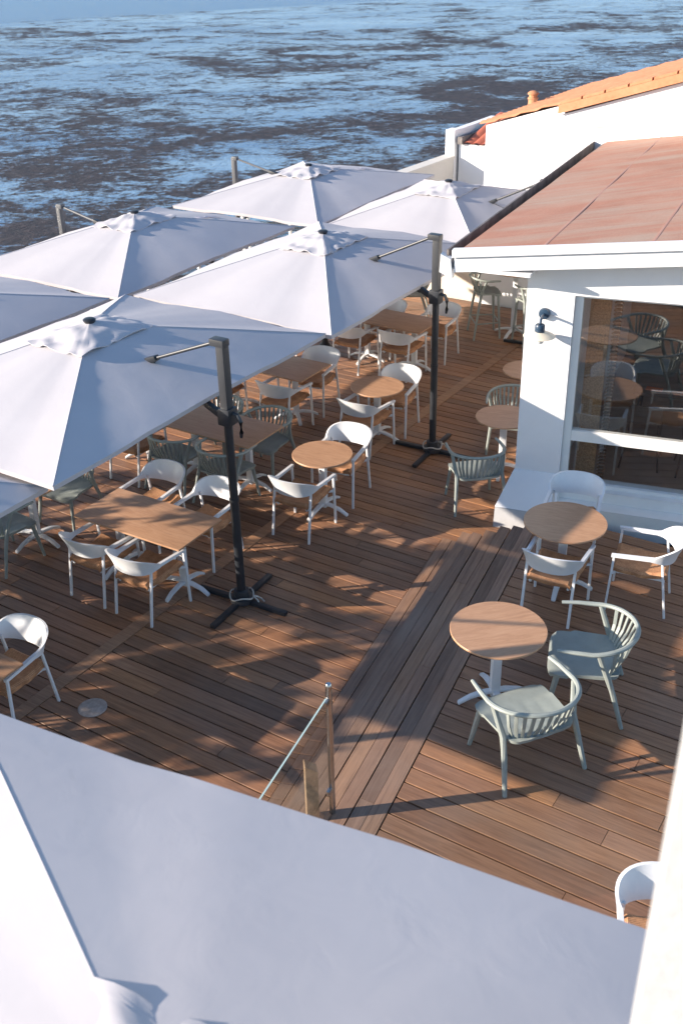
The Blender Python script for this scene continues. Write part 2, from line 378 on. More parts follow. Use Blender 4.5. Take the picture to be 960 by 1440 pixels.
# ------------------------------------------------------------------ parasols
GP = 'large white parasols over the terrace'
def parasol(hub, ang, zc, zh, ph, label, base=True, strap=False, sx=1.425, sy=2.0, z0=0, seed=0, crank=.74, reach=1.62, vent=1):
    """ang = world direction from the pole to the hub"""
    rnd = random.Random(seed); PM = M['sunlit_grey'] if reach < 1.6 else M['grey']
    px, py = hub[0] - reach * cos(ang), hub[1] - reach * sin(ang)
    t = thing('parasol', label, 'parasol', (px, py, z0), ang, GP)
    zc -= z0; zh -= z0; ph -= z0; hx = reach
    cor = [(sx, -sy), (sx, 0), (sx, sy), (0, sy), (-sx, sy), (-sx, 0), (-sx, -sy), (0, -sy)]
    mm, nn = 7, 16
    def canopy(scale, ztop, zbot, sag, hem, ruf, name, par):
        bm = BM(); ctr = bm.verts.new((hx, 0, ztop)); rings = []
        for i in range(1, nn + 1):
            s = i / nn; ring = []
            for k in range(8):
                a, b = Vector(cor[k]), Vector(cor[(k + 1) % 8])
                for j in range(mm):
                    f = j / mm; p = a.lerp(b, f) * s * scale
                    z = ztop + (zbot - ztop) * (s ** 1.06)
                    sg = sin(pi * f)
                    z -= sag * s * sg * .8
                    if k % 2 == 0 or True: z += (.02 * s if ((k + (f > .5)) % 2 == 1) else 0) * scale
                    p = p * (1 - .012 * sg * s * s)
                    w = noise.noise(Vector((p.x * 1.7 + seed * 9.1, p.y * 1.7, 3.3))) * .006 * s + noise.noise(Vector((p.x * 5 + seed, p.y * 5, 9))) * .002
                    if ruf:
                        an = math.atan2(p.y, p.x)
                        z += ruf * s * s * (sin(an * 13 + seed * 2.1) * .55 + sin(an * 29 + seed) * .35 + noise.noise(Vector((p.x * 9, p.y * 9, seed))) * 1.3)
                        w = noise.noise(Vector((p.x * 7 + seed, p.y * 7, 1))) * .03
                    ring.append(bm.verts.new((hx + p.x, p.y, z + w)))
            rings.append(ring)
        n = len(rings[0])
        for k in range(n): bm.faces.new((ctr, rings[0][k], rings[0][(k + 1) % n]))
        for A, B in zip(rings, rings[1:]):
            for k in range(n): bm.faces.new((A[k], B[k], B[(k + 1) % n], A[(k + 1) % n]))
        last = rings[-1]
        low = [bm.verts.new(((v.co.x - hx) * (1 - .004) + hx, v.co.y * (1 - .004), v.co.z - hem)) for v in last]
        inn = [bm.verts.new(((v.co.x - hx) * (1 - .02) + hx, v.co.y * (1 - .02), v.co.z - hem * .6)) for v in last]
        for A, B in ((last, low), (low, inn)):
            for k in range(n): bm.faces.new((A[k], B[k], B[(k + 1) % n], A[(k + 1) % n]))
        if not ruf:                                    # welts sewn along the four hip seams
            for k in (0, 2, 4, 6):
                tube(bm, [r[k * mm].co + Vector((0, 0, .001)) for r in rings[2:]], .0055 if vent == 1 else .0015, 5)
        return link(name, bm, M['canvas'], par, angle=14 if not ruf else 60)
    can = canopy(1, zh, zc, .02 if vent == 1 else 0, .045, 0, 'canopy', t)
    cz = zh + (zc - zh) * .27
    canopy(.25 if vent == 1 else .25, zh + .045 * vent, (cz if vent == 1 else zh + (zc - zh) * .26) + .038 * vent, 0, .010, .015 * (1 if vent == 1 else .5), 'vent_flap', can)
    bm = BM(); lathe(bm, [(.03, -.05), (.06, 0), (.065, .012), (.05, .024), (.02, .028)], 20, (hx, 0, zh + .045)); link('hub_cap', bm, M['black'], t)
    # ribs and mast under the cloth
    bm = BM()
    for k in range(8):
        a = Vector((hx, 0, zh - .05)); e = Vector((hx + cor[k][0] * .985, cor[k][1] * .985, zc - .03 - (.045 if k % 2 else 0)))
        bar(bm, a, e, .018, .028, .002)
    link('ribs', bm, M['grey'], t)
    bm = BM(); lathe(bm, [(.02, -.75), (.05, -.72), (.05, -.5), (.022, -.48), (.022, -.03)], 16, (hx, 0, zh)); link('mast', bm, M['grey'], t)
    # post
    bm = BM()
    lathe(bm, [(.045, .05), (.045, ph * .42), (.049, ph * .42 + .002), (.049, ph * .42 + .03), (.042, ph * .42 + .032), (.042, ph - .05)], 18); link('pole', bm, (M['sunlit_grey'] if reach < 1.6 else M['black']), t)
    bm = BM(); box(bm, (0, 0, ph * .86), ((.084, .098, ph * .28) if reach > 1.6 else (.075, .085, ph * .28)), bev=.014); link('pole_sleeve', bm, PM, t)
    bm = BM(); box(bm, (.03, 0, ph - .02), (.16, .104, .07) if reach > 1.6 else (.10, .09, .07), bev=.016); link('pole_head', bm, PM, t)
    fr = .46
    bp = Vector((hx - sx * (1 - fr) * 1.0 + .0, 0, zh + (zc - zh) * (1 - fr) + .05))
    bm = BM(); tube(bm, [(.08, 0, ph - .03), bp], .017, 10); link('arm', bm, PM, t)
    bm = BM(); d = (bp - Vector((.08, 0, ph - .03))).normalized()
    q = d.to_track_quat('X', 'Z').to_matrix().to_4x4()
    box(bm, bp + d * .02, (.16, .075, .06), bev=.02, rot=q); box(bm, bp + d * .10 - Vector((0, 0, .02)), (.09, .11, .05), bev=.02, rot=q); link('arm_bracket', bm, M['black'], t)
    cr = Vector((.0, 0, ph * crank))
    bm = BM(); tube(bm, [bp - Vector((0, 0, .03)), cr + Vector((.20, 0, .06))], .0055, 6); link('stay_cable', bm, M['black'], t)
    bm = BM(); box(bm, cr, (.135, .14, .17), bev=.02); bar(bm, cr + Vector((.03, 0, -.03)), cr + Vector((.24, 0, .075)), .055, .06, .012); ch = link('crank_clamp', bm, M['black'], t)
    bm = BM(); tube(bm, [cr + Vector((-.05, 0, .04)), cr + Vector((-.12, 0, .03)), cr + Vector((-.15, 0, -.03)), cr + Vector((-.15, 0, -.14)), cr + Vector((-.145, 0, -.19))], [.018, .02, .022, .02, .014], 8); link('crank_handle', bm, M['black'], ch)
    if base:
        for k in range(4):
            a = k * pi / 2 + .05
            bm = BM(); bar(bm, (.04 * cos(a), .04 * sin(a), .035), (.53 * cos(a), .53 * sin(a), .028), .058, .042, .006); link('base_leg', bm, M['black'], t)
        bm = BM(); lathe(bm, [(.12, .03), (.12, .075), (.075, .085), (.075, .16), (.06, .165)], 20); link('base_socket', bm, M['grey'], t)
        bm = BM(); pts = [(.105 * cos(a) * 1.15, .105 * sin(a) * 1.15, .10 + .02 * sin(3 * a + seed)) for a in [2 * pi * k / 24 for k in range(25)]]
        tube(bm, pts, .008, 6)
        e = -ang - 1.1 + seed * .9
        tube(bm, [(.12 * cos(e), .12 * sin(e), .10), (.17 * cos(e), .17 * sin(e), .09), (.20 * cos(e + .2), .20 * sin(e + .2), .04), (.23 * cos(e + .1), .23 * sin(e + .1), .02)], .0085, 6)
        tube(bm, [(.12 * cos(e), .12 * sin(e), .10), (.18 * cos(e - .2), .18 * sin(e - .2), .07), (.215 * cos(e - .25), .215 * sin(e - .25), .012)], .0085, 6)
        link('tie_rope', bm, M['rope'], t)
    if strap:
        # tie strap lying on the face that looks to the camera's left
        bm = BM(); k = 14; a = []; sg = -1
        for i in range(k + 1):
            f = i / k; x = hx + (.50 + .06 * sin(f * 7)) * 1 - f * .12; y = strap * (.78 + f * .62)
            s_ = abs(y) / sy; z = zh + (zc - zh) * (s_ ** 1.06) - .045 * s_ * .5 + .012 + .012 * abs(sin(f * 9))
            w = .016 + .022 * abs(sin(f * 5 + 1))
            a.append((bm.verts.new((x - w, y, z + .01)), bm.verts.new((x + w, y + .02, z))))
        for p, q in zip(a, a[1:]): bm.faces.new((p[0], p[1], q[1], q[0]))
        r = bmesh.ops.extrude_face_region(bm, geom=bm.faces[:]); bmesh.ops.translate(bm, verts=[v for v in r['geom'] if isinstance(v, bmesh.types.BMVert)], vec=(0, 0, .006))
        link('tie_strap', bm, M['strap'], can)
    return t
a_in, a_out = R(180 - 32.6), R(-32.4)
parasol((-2.402, 9.851), a_in, 2.226, 2.70, 2.83, 'white parasol nearest the step, its dark post beside the four chair table', seed=1)
parasol((-.152, 13.25), R(180 - 33.4), 2.193, 2.625, 2.83, 'white parasol whose dark post stands between a round table and the white pillar', seed=2)
parasol((-2.89, 15.431), R(-32.5), 1.97, 2.41, 2.40, 'white parasol at the sea rail with its grey post against the mud at far left', strap=1, seed=3, reach=1.52)
parasol((-.428, 18.773), R(-31.6), 1.985, 2.35, 2.40, 'white parasol farthest along the sea rail, a loose tie strap on its lit side', strap=1, seed=4, reach=1.59)
parasol((1.80, 16.95), R(180 - 31), 1.97, 2.42, 2.62, 'white parasol beside the restaurant gutter below the white house wall', seed=5)
parasol((-5.15, 12.08), R(-32.5), 1.96, 2.40, 2.45, 'white parasol cut by the left edge, its bluish corner behind the near parasol', seed=6)
parasol((-4.40, 7.145), R(180 - 32.4), 2.1, 2.6, 2.8, 'white parasol at the left edge, one pointed corner showing over sage chairs', sy=1.5, seed=7)
parasol((-.43, 1.41), R(90 - 25.6), 3.2, 3.62, 4.0, 'white parasol in the blurred foreground filling the bottom of the view', z0=.9, seed=8, vent=.35)
# a dry leaf on the near cloth
# ------------------------------------------------------------------ white armchair with woven seat
GW = 'white armchairs with woven brown seats'
def make_white_chair():
    t = thing('armchair', '-', 'chair', (0, 0, 0), 0, GW)
    # backrest and arms: one band, thin over the front legs and tall at the back
    bm = BM(); n = 44; A = []
    for i in range(n + 1):
        s = i / n * 2 - 1; a = abs(s); sg = 1 if s > 0 else -1
        if a > .58:                                   # arm
            f = (a - .58) / .42
            x = sg * (.262 + .012 * f); y = -.10 + .37 * f; z0 = .625 - .012 * f; h = .030 + .006 * (1 - f); lean = 0
        else:
            f = a / .58; th = f * pi / 2
            x = sg * .262 * sin(th) ** .85 if f > 0 else 0; y = -.10 - .20 * cos(th) ** .9 if f < 1 else -.10
            k = max(0, 1 - (f / .97) ** 2.3)
            h = .034 + .185 * k; z0 = .622 - .05 * k; lean = .085 * k
        nx, ny = (x, y + .10) if a <= .58 else (sg, 0)
        l = math.hypot(nx, ny) or 1; nx, ny = nx / l, ny / l
        if a > .58: nx, ny = sg, 0
        w = .011 if a <= .5 else .017
        row = []
        m = 6
        for j in range(m + 1):
            g = j / m; off = lean * (g ** 1.3)
            row.append((x + nx * (w + off), y + ny * (w + off), z0 + h * g))
        row2 = [(x + nx * (-w + lean * ((j / m) ** 1.3)), y + ny * (-w + lean * ((j / m) ** 1.3)), z0 + h * j / m) for j in range(m + 1)]
        A.append([bm.verts.new(p) for p in row + row2[::-1]])
    L = len(A[0])
    for p, q in zip(A, A[1:]):
        for k in range(L): bm.faces.new((p[k], p[(k + 1) % L], q[(k + 1) % L], q[k]))
    bm.faces.new(A[0]); bm.faces.new(A[-1][::-1])
    link('backrest', bm, M['white'], t, angle=60)
    for sx_ in (-1, 1):
        bm = BM(); bar(bm, (sx_ * .272, .275, 0), (sx_ * .270, .245, .628), .026, .022, .007); link('leg', bm, M['white'], t)
        bm = BM(); bar(bm, (sx_ * .235, -.285, 0), (sx_ * .232, -.19, .640), .026, .022, .007); link('leg', bm, M['white'], t)
    bm = BM()
    for sx_ in (-1, 1):
        bar(bm, (sx_ * .19, .235, .415), (sx_ * .185, -.225, .395), .024, .03, .006)
        bar(bm, (sx_ * .18, .20, .42), (sx_ * .268, .25, .43), .022, .026, .006); bar(bm, (sx_ * .18, -.19, .40), (sx_ * .232, -.232, .41), .022, .026, .006)
    bar(bm, (-.19, .20, .40), (.19, .20, .40), .024, .028, .006)
    link('seat_frame', bm, M['white'], t)
    # woven saddle seat
    bm = BM(); k = 16; top = []; bot = []
    for i in range(k + 1):
        rt, rb = [], []
        for j in range(k + 1):
            x = (i / k * 2 - 1); y = (j / k * 2 - 1)
            wid = .228 + .016 * y
            z = .462 + .022 * (x * x) - .020 * (1 - y * y) + .016 * abs(y) ** 3 - .028 * max(0, abs(x) - .88) / .12 - .03 * max(0, abs(y) - .9) / .1 + (.012 if y > 0 else 0)
            rt.append(bm.verts.new((x * wid, y * .258 + .005, z))); rb.append(bm.verts.new((x * wid * .985, y * .255 + .005, z - .036)))
        top.append(rt); bot.append(rb)
    for i in range(k):
        for j in range(k):
            bm.faces.new((top[i][j], top[i + 1][j], top[i + 1][j + 1], top[i][j + 1])); bm.faces.new((bot[i][j], bot[i][j + 1], bot[i + 1][j + 1], bot[i + 1][j]))
        bm.faces.new((top[i][0], bot[i][0], bot[i + 1][0], top[i + 1][0])); bm.faces.new((top[i][k], top[i + 1][k], bot[i + 1][k], bot[i][k]))
        bm.faces.new((top[0][i], top[0][i + 1], bot[0][i + 1], bot[0][i])); bm.faces.new((top[k][i], bot[k][i], bot[k][i + 1], top[k][i + 1]))
    link('seat', bm, M['weave'], t)
    return t
# ------------------------------------------------------------------ sage armchair with slatted back
GG = 'sage green armchairs with slatted backs'
def make_grey_chair(seat_h=.44, rail_h=.735, stool=False):
    t = thing('bar_stool' if stool else 'slatted_armchair', '-', 'bar stool' if stool else 'chair', (0, 0, 0), 0, 'sage bar stools' if stool else GG)
    k = .80 if stool else 1
    hw = .268 * k
    bm = BM(); n = 18; top, bot = [], []
    for i in range(n + 1):
        x = i / n * 2 - 1; rt, rb = [], []
        for j in range(n + 1):
            y = j / n * 2 - 1
            r = .16; xx, yy = x, y
            m = max(abs(x), abs(y)); e = (abs(x) ** 6 + abs(y) ** 6) ** (1 / 6)
            if e > 0: xx, yy = x * m / e, y * m / e
            z = seat_h + .012 * m ** 3 * (1 if y < .4 else -.6) - .012 * (1 - yy * yy) * (1 - xx * xx) - (.016 if y > .9 else 0) + (.0035 * (1 if i % 3 == 0 else 0) if y < .35 and abs(x) < .8 else 0)
            rt.append(bm.verts.new((xx * hw * (1 + .05 * y), yy * .262 * k + .02, z))); rb.append(bm.verts.new((xx * hw * .985 * (1 + .05 * y), yy * .257 * k + .02, z - .03)))
        top.append(rt); bot.append(rb)
    for i in range(n):
        for j in range(n):
            bm.faces.new((top[i][j], top[i + 1][j], top[i + 1][j + 1], top[i][j + 1])); bm.faces.new((bot[i][j], bot[i][j + 1], bot[i + 1][j + 1], bot[i + 1][j]))
        bm.faces.new((top[i][0], bot[i][0], bot[i + 1][0], top[i + 1][0])); bm.faces.new((top[i][n], top[i + 1][n], bot[i + 1][n], bot[i][n]))
        bm.faces.new((top[0][i], top[0][i + 1], bot[0][i + 1], bot[0][i])); bm.faces.new((top[n][i], bot[n][i], bot[n][i + 1], top[n][i + 1]))
    link('seat', bm, M['ninf'], t)
    # top rail: arms and back in one bent bar
    def rail(th):
        x = .318 * k * sin(th); y = -.02 - .315 * k * cos(th); return x, y
    pts = [(-.303 * k, .22 * k, rail_h - .025), (-.315 * k, .10 * k, rail_h - .02)]
    for i in range(25):
        th = -pi / 2 + pi * i / 24; x, y = rail(th); pts.append((x, y, rail_h - .02 + .035 * max(0, cos(th))))
    pts += [(.315 * k, .10 * k, rail_h - .02), (.303 * k, .22 * k, rail_h - .025)]
    bm = BM(); tube(bm, pts, [.014, .017] + [.019] * 25 + [.017, .014], 8); link('top_rail', bm, M['ninf'], t)
    bm = BM()
    ns = 7 if stool else 12
    for i in range(ns):
        th = -1.02 + 2.04 * i / (ns - 1); x, y = rail(th); z1 = rail_h - .02 + .035 * cos(th)
        bx = hw * .86 * sin(th * 1.12); by = .02 - .243 * k * (max(0, cos(th)) ** .35)
        a, b = Vector((bx, by + .015, seat_h - .012)), Vector((x, y, z1))
        bar(bm, a, a.lerp(b, .5) + Vector((x, y, 0)) * .05, .026, .011, .003); bar(bm, a.lerp(b, .5) + Vector((x, y, 0)) * .05, b, .026, .011, .003)
    tube(bm, [(hw * .9 * sin(th), .02 - .25 * k * cos(th) ** .5 if cos(th) > 0 else .02, seat_h - .012) for th in [-1.2 + 2.4 * i / 12 for i in range(13)]], .012, 6)
    link('backrest', bm, M['ninf'], t)
    sp = 1.0
    for s_ in (-1, 1):
        bm = BM(); tube(bm, [(s_ * .275 * k * sp, .265 * k, 0), (s_ * .25 * k, .225 * k, seat_h * .6), (s_ * .235 * k, .20 * k, seat_h - .01)], [.016, .021, .024], 8); link('leg', bm, M['ninf'], t)
        bm = BM(); tube(bm, [(s_ * .315 * k * sp, -.285 * k, 0), (s_ * .285 * k, -.20 * k, seat_h * .7), (s_ * .272 * k, -.15 * k, seat_h + .02), (s_ * .311 * k, -.07 * k, rail_h - .025)], [.016, .021, .024, .019], 8); link('leg', bm, M['ninf'], t)
    if stool:
        bm = BM(); z = .27
        q = [(.262 * k, .248 * k), (-.262 * k, .248 * k), (-.302 * k, -.25 * k), (.302 * k, -.25 * k)]
        for a, b in zip(q, q[1:] + q[:1]): tube(bm, [(*a, z), (*b, z)], .012, 8)
        link('footrest', bm, M['ninf'], t)
    return t
def make_table(shape, label, h=.74, r=.35, lx=1.4, ly=.7, feet=(0,), frot=0, cat='table'):
    nm = {'round': 'round_table', 'rect': 'rectangular_table'}[shape]
    t = thing(nm, label, cat)
    bm = BM()
    if shape == 'round':
        lathe(bm, [(r - .006, -.020), (r - .001, -.018), (r, -.004), (r - .003, 0)], 72, (0, 0, h))
        link('tabletop', bm, M['oak'], t, angle=50)
    else:
        box(bm, (0, 0, h - .01), (lx, ly, .02), bev=.002); link('tabletop', bm, M['oak'], t)
    for cx in feet:
        bm = BM(); box(bm, (cx, 0, h / 2), (.085, .06, h - .085), frot, bev=.016); link('column', bm, M['white'], t)
        bm = BM(); box(bm, (cx, 0, h - .026), (.30, .07, .012), bev=.003); box(bm, (cx, 0, h - .027), (.07, .30, .012), bev=.003); link('top_plate', bm, M['white'], t)
        for q in range(4):
            a = frot + q * pi / 2; d = Vector((cos(a), sin(a), 0)); c = Vector((cx, 0, 0)); bm = BM()
            Ls = .33 if shape == 'round' else .31
            ps = [(.0, .085, .062), (.10, .085, .058), (.22, .06, .052), (Ls, .012, .044)]
            prev = None
            side = Vector((-d.y, d.x, 0)); rings = []
            for x, z, w in ps:
                o_ = c + d * x
                rings.append([bm.verts.new(o_ + side * w / 2 + Vector((0, 0, z + .018))), bm.verts.new(o_ - side * w / 2 + Vector((0, 0, z + .018))),
                              bm.verts.new(o_ - side * w / 2 + Vector((0, 0, z - .012 + .0))), bm.verts.new(o_ + side * w / 2 + Vector((0, 0, z - .012)))])
            for A, B in zip(rings, rings[1:]):
                for k in range(4): bm.faces.new((A[k], A[(k + 1) % 4], B[(k + 1) % 4], B[k]))
            bm.faces.new(rings[0]); bm.faces.new(rings[-1][::-1])
            bmesh.ops.bevel(bm, geom=bm.edges[:], offset=.006, segments=2, affect='EDGES')
            link('foot', bm, M['white'], t)
    return t
def put(t, x, y, z=0, rz=0, label=None, group=None):
    t.location = (x, y, z); t.rotation_euler = (0, 0, rz)
    if label: t['label'] = label
    if group: t['group'] = group
    return t
GR, GT = 'round bistro tables', 'rectangular terrace tables'
rt = make_table('round', '-')
put(rt, -.205, 10.886, 0, AX, 'round wooden table between two white chairs, right of the near dark parasol post', GR)
dup(rt, (.507, 12.851, 0), AX, 'round wooden table between two white chairs, left of the second dark parasol post', GR)
dup(rt, (2.02, 11.80, 0), AX + .3, 'round wooden table against the restaurant corner with a sage chair before it', GR)
dup(rt, (2.57, 13.30, 0), AX, 'round wooden table half hidden behind the white pillar, above the other wall-side table', GR)
dup(rt, (-3.45, 10.32, 0), AX, 'round wooden table under the near parasol between two sage chairs at the left', GR)
rb = make_table('round', '-', r=.405)
put(rb, 1.288, 7.172, H, R(12), 'large round pinkish wooden table nearest the viewer on the upper deck', GR)
dup(rb, (2.19, 8.927, H), AX + .2, 'large round pinkish wooden table before the window among three white chairs', GR)
ta = make_table('rect', '-', feet=(-.42, .42))
put(ta, -2.01, 9.49, 0, R(-32), 'long wooden table with four white chairs beside the near parasol post', GT)
dup(ta, (-1.46, 11.75, 0), AX, 'long wooden table set with sage slatted chairs, partly behind the near parasol post', GT)
dup(ta, (.82, 15.50, 0), AX, 'long wooden table farthest right, under the second parasol', GT)
dup(ta, (-3.46, 7.15, 0), AX, 'wooden table cut by the left edge of the view with one white chair', GT)
dup(ta, (-1.62, 16.98, 0), AX, 'long table hidden behind the second parasol with three white chairs in front', GT)
ts = make_table('rect', '-', lx=.72, ly=.72, feet=(0,), frot=pi / 4)
put(ts, -.60, 13.56, 0, AX, 'square wooden table with white chairs between the two middle parasols', GT)
dup(ts, (-1.46, 14.0, 0), AX, 'square wooden table hidden under the near parasol next to the other square one', GT)
dup(ts, (-2.50, 12.42, 0), AX, 'square wooden table under the near parasol left of the sage chairs', GT)
hb = make_table('round', 'tall round bar table with sage stools under the restaurant eave', h=1.10, r=.40, cat='bar table')
put(hb, 2.92, 16.72, 0, AX)
def face(deg): return R(deg - 90)
wc = make_white_chair(); first = [True]
def white(x, y, f, label, z=0):
    if first[0]: first[0] = False; put(wc, x, y, z, face(f), label); return wc
    return dup(wc, (x, y, z), face(f), label)
white(-2.48, 9.29, 57, 'left white armchair before the four chair table by the parasol post')
white(-1.95, 8.94, 57, 'right white armchair on the near side of the table with four white chairs')
white(-2.10, 10.36, 237, 'white armchair at the four chair table, in front of a sage chair')
white(-1.46, 9.93, 237, 'white armchair on the far side of the long table beside the near parasol post')
white(-.44, 10.46, 61, 'white armchair at the near side of the round table right of the near post')
white(.02, 11.26, 243, 'white armchair at the far side of the round table right of the near post')
white(.34, 12.54, 56, 'white armchair on the near side of the round table left of the second post')
white(.757, 13.14, 243, 'white armchair on the far side of the round table left of the second post')
white(-.74, 13.20, 57, 'white armchair on the near side of the square table')
white(-.33, 13.89, 242, 'white armchair on the far side of the square table, beside the black parasol stand')
white(-1.66, 13.56, 57, 'white armchair half hidden by the near parasol cloth left of the square table')
white(.97, 15.08, 57, 'white armchair right one on the near side of the farthest long table')
white(.26, 15.41, 57, 'white armchair left one on the near side of the farthest long table')
white(1.57, 15.77, 238, 'white armchair at the right end of the farthest long table, behind the second post')
white(.74, 16.02, 237, 'white armchair on the far side of the farthest long table under the second parasol edge')
white(-2.93, 7.34, 240, 'white armchair at the left edge of the view above the foreground parasol')
white(-2.54, 11.92, 57, 'white armchair under the near parasol edge, left of the two sage chairs')
white(-2.18, 16.47, 57, 'white armchair leftmost of three between the near and second parasol cloths')
white(-1.58, 16.12, 57, 'white armchair middle of three between the near and second parasol cloths')
white(-1.04, 15.85, 57, 'white armchair rightmost of three between the near and second parasol cloths')
white(2.05, 8.53, 62, 'white armchair at the round table before the window, its back to the viewer', H)
white(2.90, 8.62, 158, 'white armchair at the right frame below the window, turned to the left', H)
white(2.40, 9.52, 250, 'white armchair tucked behind the round table directly below the window', H)
white(1.88, 4.22, 262, 'white armchair at the bottom right, mostly hidden by the rough white wall', H)
for k, (x, y, sd) in enumerate(((-5.35, 8.25, 0), (-4.75, 5.25, 1), (-6.6, 6.3, 0), (-6.9, 9.6, 1))):  # unseen tables and chairs, added for the shadows they throw on the deck
    dup(ta, (x, y, 0), AX, 'long wooden table added out of view at the left to cast shadows', GT)
    for i, (a, b, f) in enumerate(((-.40, -.42, 57), (.40, -.46, 57), (-.38, .44, 237), (.42, .42, 237))):
        q = W(*(Vector(Lc(x, y)) + Vector((a, b)))); white(q[0], q[1], f, 'white armchair added out of view at the left to cast shadows')
gc = make_grey_chair(); firstg = [True]
def sage(x, y, f, label, z=0):
    if firstg[0]: firstg[0] = False; put(gc, x, y, z, face(f), label); return gc
    return dup(gc, (x, y, z), face(f), label)
gc.scale = (1.17, 1.15, 1); sage(1.42, 6.44, 113, 'sage armchair nearest the viewer, its slatted back to the camera', H)
sage(2.06, 7.18, 166, 'sage armchair turned left towards the near pinkish table', H)
g0 = gc; gc = dup(g0, (0, 0, 0), 0, '-'); gc.scale = (1, 1, 1); firstg[0] = True; sage(-2.0, 11.60, 57, 'sage armchair on the near side of the long table, left of another sage one')
sage(-1.36, 11.20, 57, 'sage armchair on the near side of the long table, just left of the post')
sage(-.92, 11.93, 237, 'sage armchair at the far right end of the long table with sage chairs')
sage(-1.55, 12.33, 237, 'sage armchair on the far side of the long table, hidden behind the post and crank')
sage(-3.68, 9.95, 52, 'sage armchair at the left frame under the small pointed parasol corner')
sage(-3.16, 10.82, 238, 'sage armchair just under the tip of the near parasol at the left')
sage(1.58, 10.98, 100, 'sage armchair by the restaurant corner in front of the wall side round table')
sage(2.22, 12.42, 255, 'sage armchair behind the wall side round table, mostly hidden by the white pillar')
sage(1.32, 17.75, 175, 'sage armchair in the shade at the far end, behind the crank of the second parasol')
st = make_grey_chair(.76, 1.0, True)
put(st, 2.44, 16.72, 0, face(5), 'sage bar stool left of the tall table')
dup(st, (3.12, 16.22, 0), face(110), 'sage bar stool right of the tall table, cut by the white pillar')
for i, (x, y, f) in enumerate(((-4.35, 8.9, 57), (-5.0, 6.9, 200), (-6.1, 7.7, 20))):  # more unseen chairs, added to streak the deck with shadow
    sage(x, y, f, 'sage armchair added out of view at the left to cast shadows')
# parasol stand without parasol
bm = BM(); lathe(bm, [(.15, 0), (.15, .03), (.12, .05), (.06, .12), (.04, .22), (.03, .25), (.027, .62), (.02, .63)], 24)
o = link('parasol_stand', bm, M['black']); o.location = (-.2, 16.2, 0); tag(o, 'black conical parasol stand on the deck between the white chairs', 'parasol stand')
# ------------------------------------------------------------------ restaurant
WD = Vector((cos(R(-20)), sin(R(-20)))); WN = Vector((-WD.y, WD.x)); LD = Vector((cos(R(65)), sin(R(65))))
P0 = Vector((2.0, 10.75))
def fw(s, d=0): p = P0 + WD * s + WN * d; return (p.x, p.y)        # s along the front wall, d into the building
rest = thing('restaurant', 'white restaurant with a faded red flat roof, dark gutter and large dark window', 'building', (*fw(0), 0))
ox, oy = fw(0)
def rl(name, bm, mat, par=rest, smooth=True, angle=40):
    o = link(name, bm, mat, par, smooth, angle)
    if par is rest: o.location = (-ox, -oy, 0)
    return o
def wallbox(bm, s0, s1, d0, d1, z0, z1):
    prism(bm, [fw(s0, d0), fw(s1, d0), fw(s1, d1), fw(s0, d1)], z0, z1)
lw = lambda t_, off=0: (P0.x + LD.x * t_ + LD.y * off, P0.y + LD.y * t_ - LD.x * off)
bm = BM(); T = .34
WS, WE, ZB, ZT = .50, 4.6, .40, 2.645
wallbox(bm, 0, WS, 0, T, 0, 3.12); wallbox(bm, WS, WE, 0, T, ZT, 3.12); wallbox(bm, WS, WE, .02, T, 0, ZB); wallbox(bm, WE, 6.2, 0, T, 0, 3.4)
prism(bm, [lw(.36), lw(7.4), lw(7.4, .3), lw(.36, .3)], 0, 2.95)
prism(bm, [fw(0, 7.3), fw(6.2, 7.3), fw(6.2, 7.6), fw(0, 7.6)], .0, 2.6)
rl('wall', bm, M['plaster'], smooth=False)
# flared foot of the pillar, with bare stone at its base
bm = BM()
def foot(bot, z0, top, z1): hexa(bm, [(*p, z0) for p in bot] + [(*p, z1) for p in top])
foot([(1.752, 10.514), (2.40, 10.27), (2.52, 10.60), (2.10, 11.20)], .20, [(1.985, 10.735), (2.46, 10.568), (2.47, 10.60), (2.13, 11.03)], .56)
rl('flared_foot', bm, M['plaster'], smooth=False)
bm = BM(); foot([(1.725, 10.40), (2.40, 10.15), (2.52, 10.60), (2.10, 11.20)], 0, [(1.752, 10.50), (2.40, 10.255), (2.52, 10.60), (2.10, 11.20)], .198)
rl('stone_base', bm, M['rough'], smooth=False)
# window
bm = BM()
wallbox(bm, WS + .003, WS + .085, .05, .16, ZB + .06, ZT - .003); wallbox(bm, WS + .003, WE, .051, .159, ZT - .03, ZT - .004); wallbox(bm, WS + .087, WE, .055, .155, .975, 1.095)
wallbox(bm, WS + .003, WE, .045, .16, ZB + .003, ZB + .07)
win = rl('window', bm, M['frame'], smooth=False)
bm = BM(); wallbox(bm, WS + .087, WE, .10, .108, 1.097, ZT - .032); wallbox(bm, WS + .087, WE, .10, .108, ZB + .072, .973); link('pane', bm, M['glass'], win, smooth=False)
bm = BM(); wallbox(bm, WS - .02, WE, -.24, .018, .0, .30); wallbox(bm, WS - .02, WE, -.06, .044, .301, ZB + .03)
rl('window_ledge', bm, M['frame'], smooth=False)
bm = BM(); p = fw(.98, -.062); box(bm, (p[0], p[1], ZB - .02), (.05, .01, .014), R(-20), .003); rl('drain_slot', bm, M['gap_black'])
